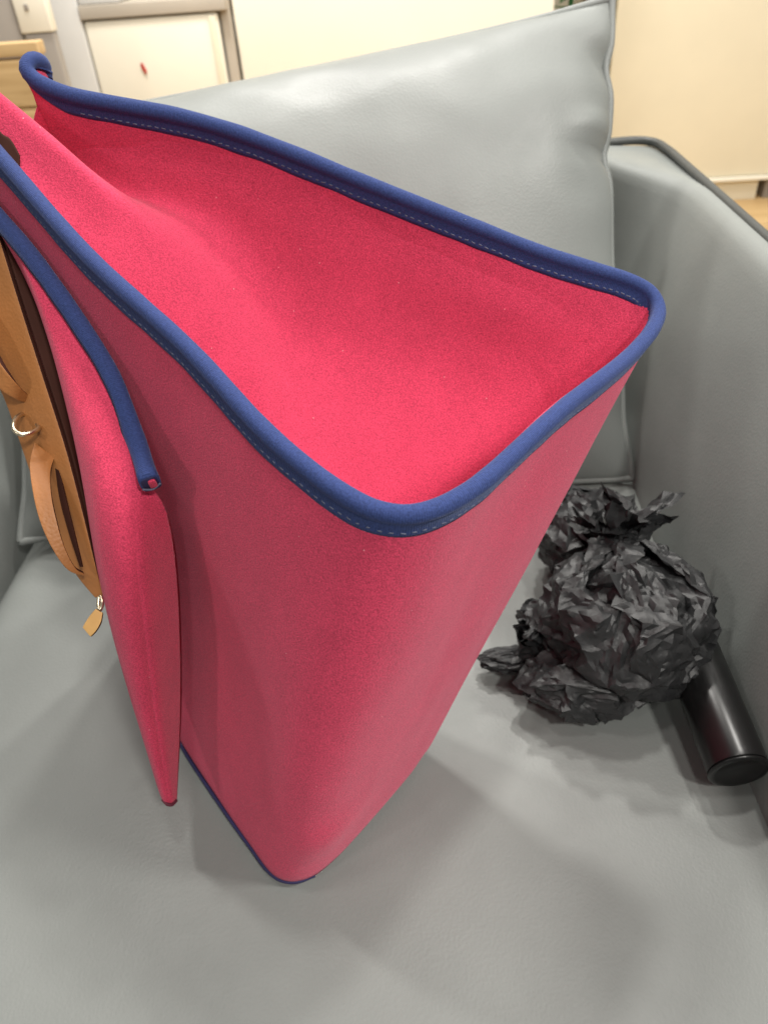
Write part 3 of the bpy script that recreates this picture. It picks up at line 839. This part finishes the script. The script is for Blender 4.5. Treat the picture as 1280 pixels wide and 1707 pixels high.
# ------------------------------------------------------------------ glossy black tube
e1 = np.array((0.2082, 0.3102, 0.0220)); e0 = np.array((0.2016, 0.4238, 0.0360))
ax = norm(e1 - e0); Lt = np.linalg.norm(e1 - e0)
ts = np.cross(ax, (0, 0, 1)); ts = norm(ts); tb = np.cross(ts, ax)
tubeo = thing('black_tube', 'glossy black cylindrical tube lying between the black paper and the armrest', 'tube', tuple(e0))
def lathe(name, prof, mat, parent, seg=72):
    V = []
    for (s, r) in prof:
        for q in range(seg):
            a = 2 * math.pi * q / seg
            V.append(e0 + ax * s + r * (math.cos(a) * ts + math.sin(a) * tb))
    F = grid_faces(len(prof), seg, True)
    F.append(tuple(range(seg))); F.append(tuple(range((len(prof) - 1) * seg, len(prof) * seg)))
    o = obj(name, V, F, mat, parent)
    o.data.set_sharp_from_angle(angle=math.radians(50))
    return o
R = 0.0208
lathe('tube_wall', [(0.003, R - 0.002), (0.004, R - 0.0004), (0.006, R), (Lt - 0.006, R), (Lt - 0.003, R - 0.0004)], GLOSS, tubeo)
lathe('end_cap', [(Lt - 0.0028, R - 0.001), (Lt - 0.001, R + 0.0003), (Lt, R - 0.0002), (Lt + 0.0006, R - 0.0015), (Lt + 0.0002, R - 0.004), (Lt - 0.001, R - 0.0055), (Lt - 0.001, 0.002)], GLOSS, tubeo)
lathe('end_cap', [(0.0028, R - 0.001), (0.001, R + 0.0003), (0, R - 0.001), (0.0005, 0.004)], GLOSS, tubeo)

# ------------------------------------------------------------------ shop furniture behind the chair

wl = box('wall', -4.5, 4.5, 3.5, 3.6, -0.42, 2.0, CREAM, bev=0)
wl['kind'] = 'structure'
# beige cabinet on the right
cab = thing('beige_cabinet', 'plain beige cabinet on a low plinth behind the right armrest', 'cabinet', (1.4, 3.2, -0.42))
box('door_panel', 0.682, 2.20, 3.0, 3.05, -0.330, 1.1, CREAM2, cab, 0.003)
box('carcass', 0.690, 2.19, 3.052, 3.46, -0.330, 1.1, CREAM2, cab, 0.003)
box('bottom_ledge', 0.676, 2.21, 2.985, 3.45, -0.346, -0.332, CREAM, cab, 0.003)
box('plinth', 0.70, 1.27, 3.01, 3.44, -0.42, -0.348, CREAM2, cab, 0.003)
box('plinth', 1.30, 2.18, 3.02, 3.44, -0.42, -0.348, TAUPE, cab, 0.003)
box('side_panel_or_gap_shade', 0.650, 0.674, 3.03, 3.4, -0.34, 1.1, TAUPE, cab, 0.002)  # dark strip painting in the shaded gap beside the door panel
# wide cream cabinet in the middle
cab2 = thing('cream_cabinet', 'wide cream cabinet seen over the top of the grey cushion', 'cabinet', (-0.05, 2.9, -0.42))
box('front_panel', -0.526, 0.438, 2.75, 2.775, -0.36, 0.7, CREAM, cab2, 0.004)
box('carcass', -0.520, 0.432, 2.777, 3.2, -0.36, 0.7, CREAM, cab2, 0.004)
box('plinth', -0.50, 0.41, 2.80, 3.18, -0.42, -0.362, TAUPE, cab2, 0.004)
# drawer unit on the left
dr = thing('drawer_unit', 'off white drawer unit with cream drawer front left of the wide cream cabinet', 'cabinet', (-0.8, 2.9, -0.42))
box('stile', -1.062, -0.976, 2.70, 2.73, -0.42, 0.75, WHITE, dr, 0.004)
box('stile', -0.562, -0.532, 2.725, 2.75, -0.42, 0.75, WARM, dr, 0.004)
d1 = box('drawer_front', -0.972, -0.566, 2.700, 2.722, -0.04, 0.304, CREAM, dr, 0.008)
box('drawer_front', -0.972, -0.566, 2.700, 2.722, -0.38, -0.045, CREAM, dr, 0.008)
box('edge_strip', -0.592, -0.572, 2.694, 2.6985, -0.03, 0.296, CREAM2, d1, 0.001)
box('shelf', -0.974, -0.535, 2.690, 3.1, 0.309, 0.345, WARM, dr, 0.003)
box('carcass', -1.055, -0.540, 2.752, 3.2, -0.40, 0.305, WHITE, dr, 0.003)
V = [(-0.826, 2.6985, 0.186), (-0.820, 2.6985, 0.190), (-0.811, 2.6985, 0.166), (-0.815, 2.6985, 0.158), (-0.822, 2.6985, 0.170)]
V = V + [(x, 2.6935, z) for x, y, z in V]
tag(obj('red_tag', V, [(0, 1, 2, 3, 4), (9, 8, 7, 6, 5)] + [(q, (q + 1) % 5, 5 + (q + 1) % 5, 5 + q) for q in range(5)], RED, smooth=False), 'tiny red tag stuck on the cream drawer front', 'tag')
tag(box('white_carton', -0.972, -0.850, 2.70, 2.95, 0.346, 0.45, WHITE, bev=0.004), 'white carton standing on the brown shelf above the drawer', 'box')
# taupe unit and boxes at the far left
tu = thing('taupe_cabinet', 'taupe cabinet side behind the far curled corner of the bag', 'cabinet', (-1.3, 2.9, -0.42))
box('side_panel_or_gap_shade', -1.60, -1.066, 2.72, 3.2, -0.40, 0.75, TAUPE, tu, 0.004)
box('plinth', -1.58, -1.08, 2.74, 3.18, -0.42, -0.402, TAUPE, tu, 0.002)
cb = thing('cream_box', 'cream box with a dark mark in the top left corner', 'box', (-0.9, 2.3, -0.42))
box('carton', -0.952, -0.872, 2.20, 2.235, 0.325, 0.43, CREAM, cb, 0.003)
box('dark_mark', -0.925, -0.915, 2.196, 2.1995, 0.372, 0.385, TAUPE, cb, 0.001)
box('pedestal', -0.945, -0.874, 2.203, 2.232, -0.42, 0.323, TAUPE, cb, 0.003)
tag(box('grey_box', -1.25, -0.956, 2.21, 2.25, -0.42, 0.43, TAUPE, bev=0.004), 'tall grey brown box at the top left edge of the photo', 'box')
# wooden crate nearer the chair, turned a little
wc = thing('wooden_crate', 'pale wooden crate with a lid edge behind the left rim of the bag', 'crate', (-0.63, 1.5, -0.42))
box('crate_body', -1.05, -0.634, 1.506, 1.528, -0.42, 0.345, WOOD, wc, 0.003)
box('lid', -1.06, -0.628, 1.50, 1.532, 0.348, 0.369, WOOD, wc, 0.003)
box('slat', -1.05, -0.634, 1.501, 1.5055, 0.18, 0.265, WOOD, wc, 0.001)
box('slat', -1.05, -0.634, 1.501, 1.5055, 0.272, 0.343, WOOD, wc, 0.001)
# green plant in the gap
pt = thing('potted_plant', 'dark green leafy plant showing behind the cushion top', 'plant', (0.53, 3.0, -0.42))
V = []
for z, r in ((-0.42, 0.045), (-0.30, 0.06), (-0.285, 0.063), (-0.285, 0.055)):
    for q in range(20): V.append((0.53 + r * math.cos(q * math.pi / 10), 3.0 + r * math.sin(q * math.pi / 10), z))
obj('pot', V, grid_faces(4, 20, True) + [tuple(range(20)), tuple(range(60, 80))], TAUPE, pt)
tube('stem', [(0.53, 3.0, -0.3), (0.535, 3.0, 0.0), (0.53, 3.0, 0.28)], 0.008, GREEN, pt, 12, 8)
rng = random.Random(4)
for q in range(46):
    h = rng.uniform(0.0, 0.34); a = rng.uniform(0, 6.28); l = rng.uniform(0.05, 0.085); wd = l * 0.32
    c = np.array((0.532, 3.0, h)); d = norm(np.array((math.cos(a), math.sin(a), rng.uniform(-0.2, 0.7)))); sdn = norm(np.cross(d, (0, 0, 1)))
    V = []
    for i in range(7):
        s = i / 6; ww = wd * math.sin(math.pi * min(0.97, s + 0.03))
        m0 = c + d * l * s + np.array((0, 0, -0.02 * s * s))
        V += [m0 - sdn * ww, m0 + np.array((0, 0, -0.004)), m0 + sdn * ww]
    obj('leaf', V, grid_faces(7, 3), GREEN, pt)
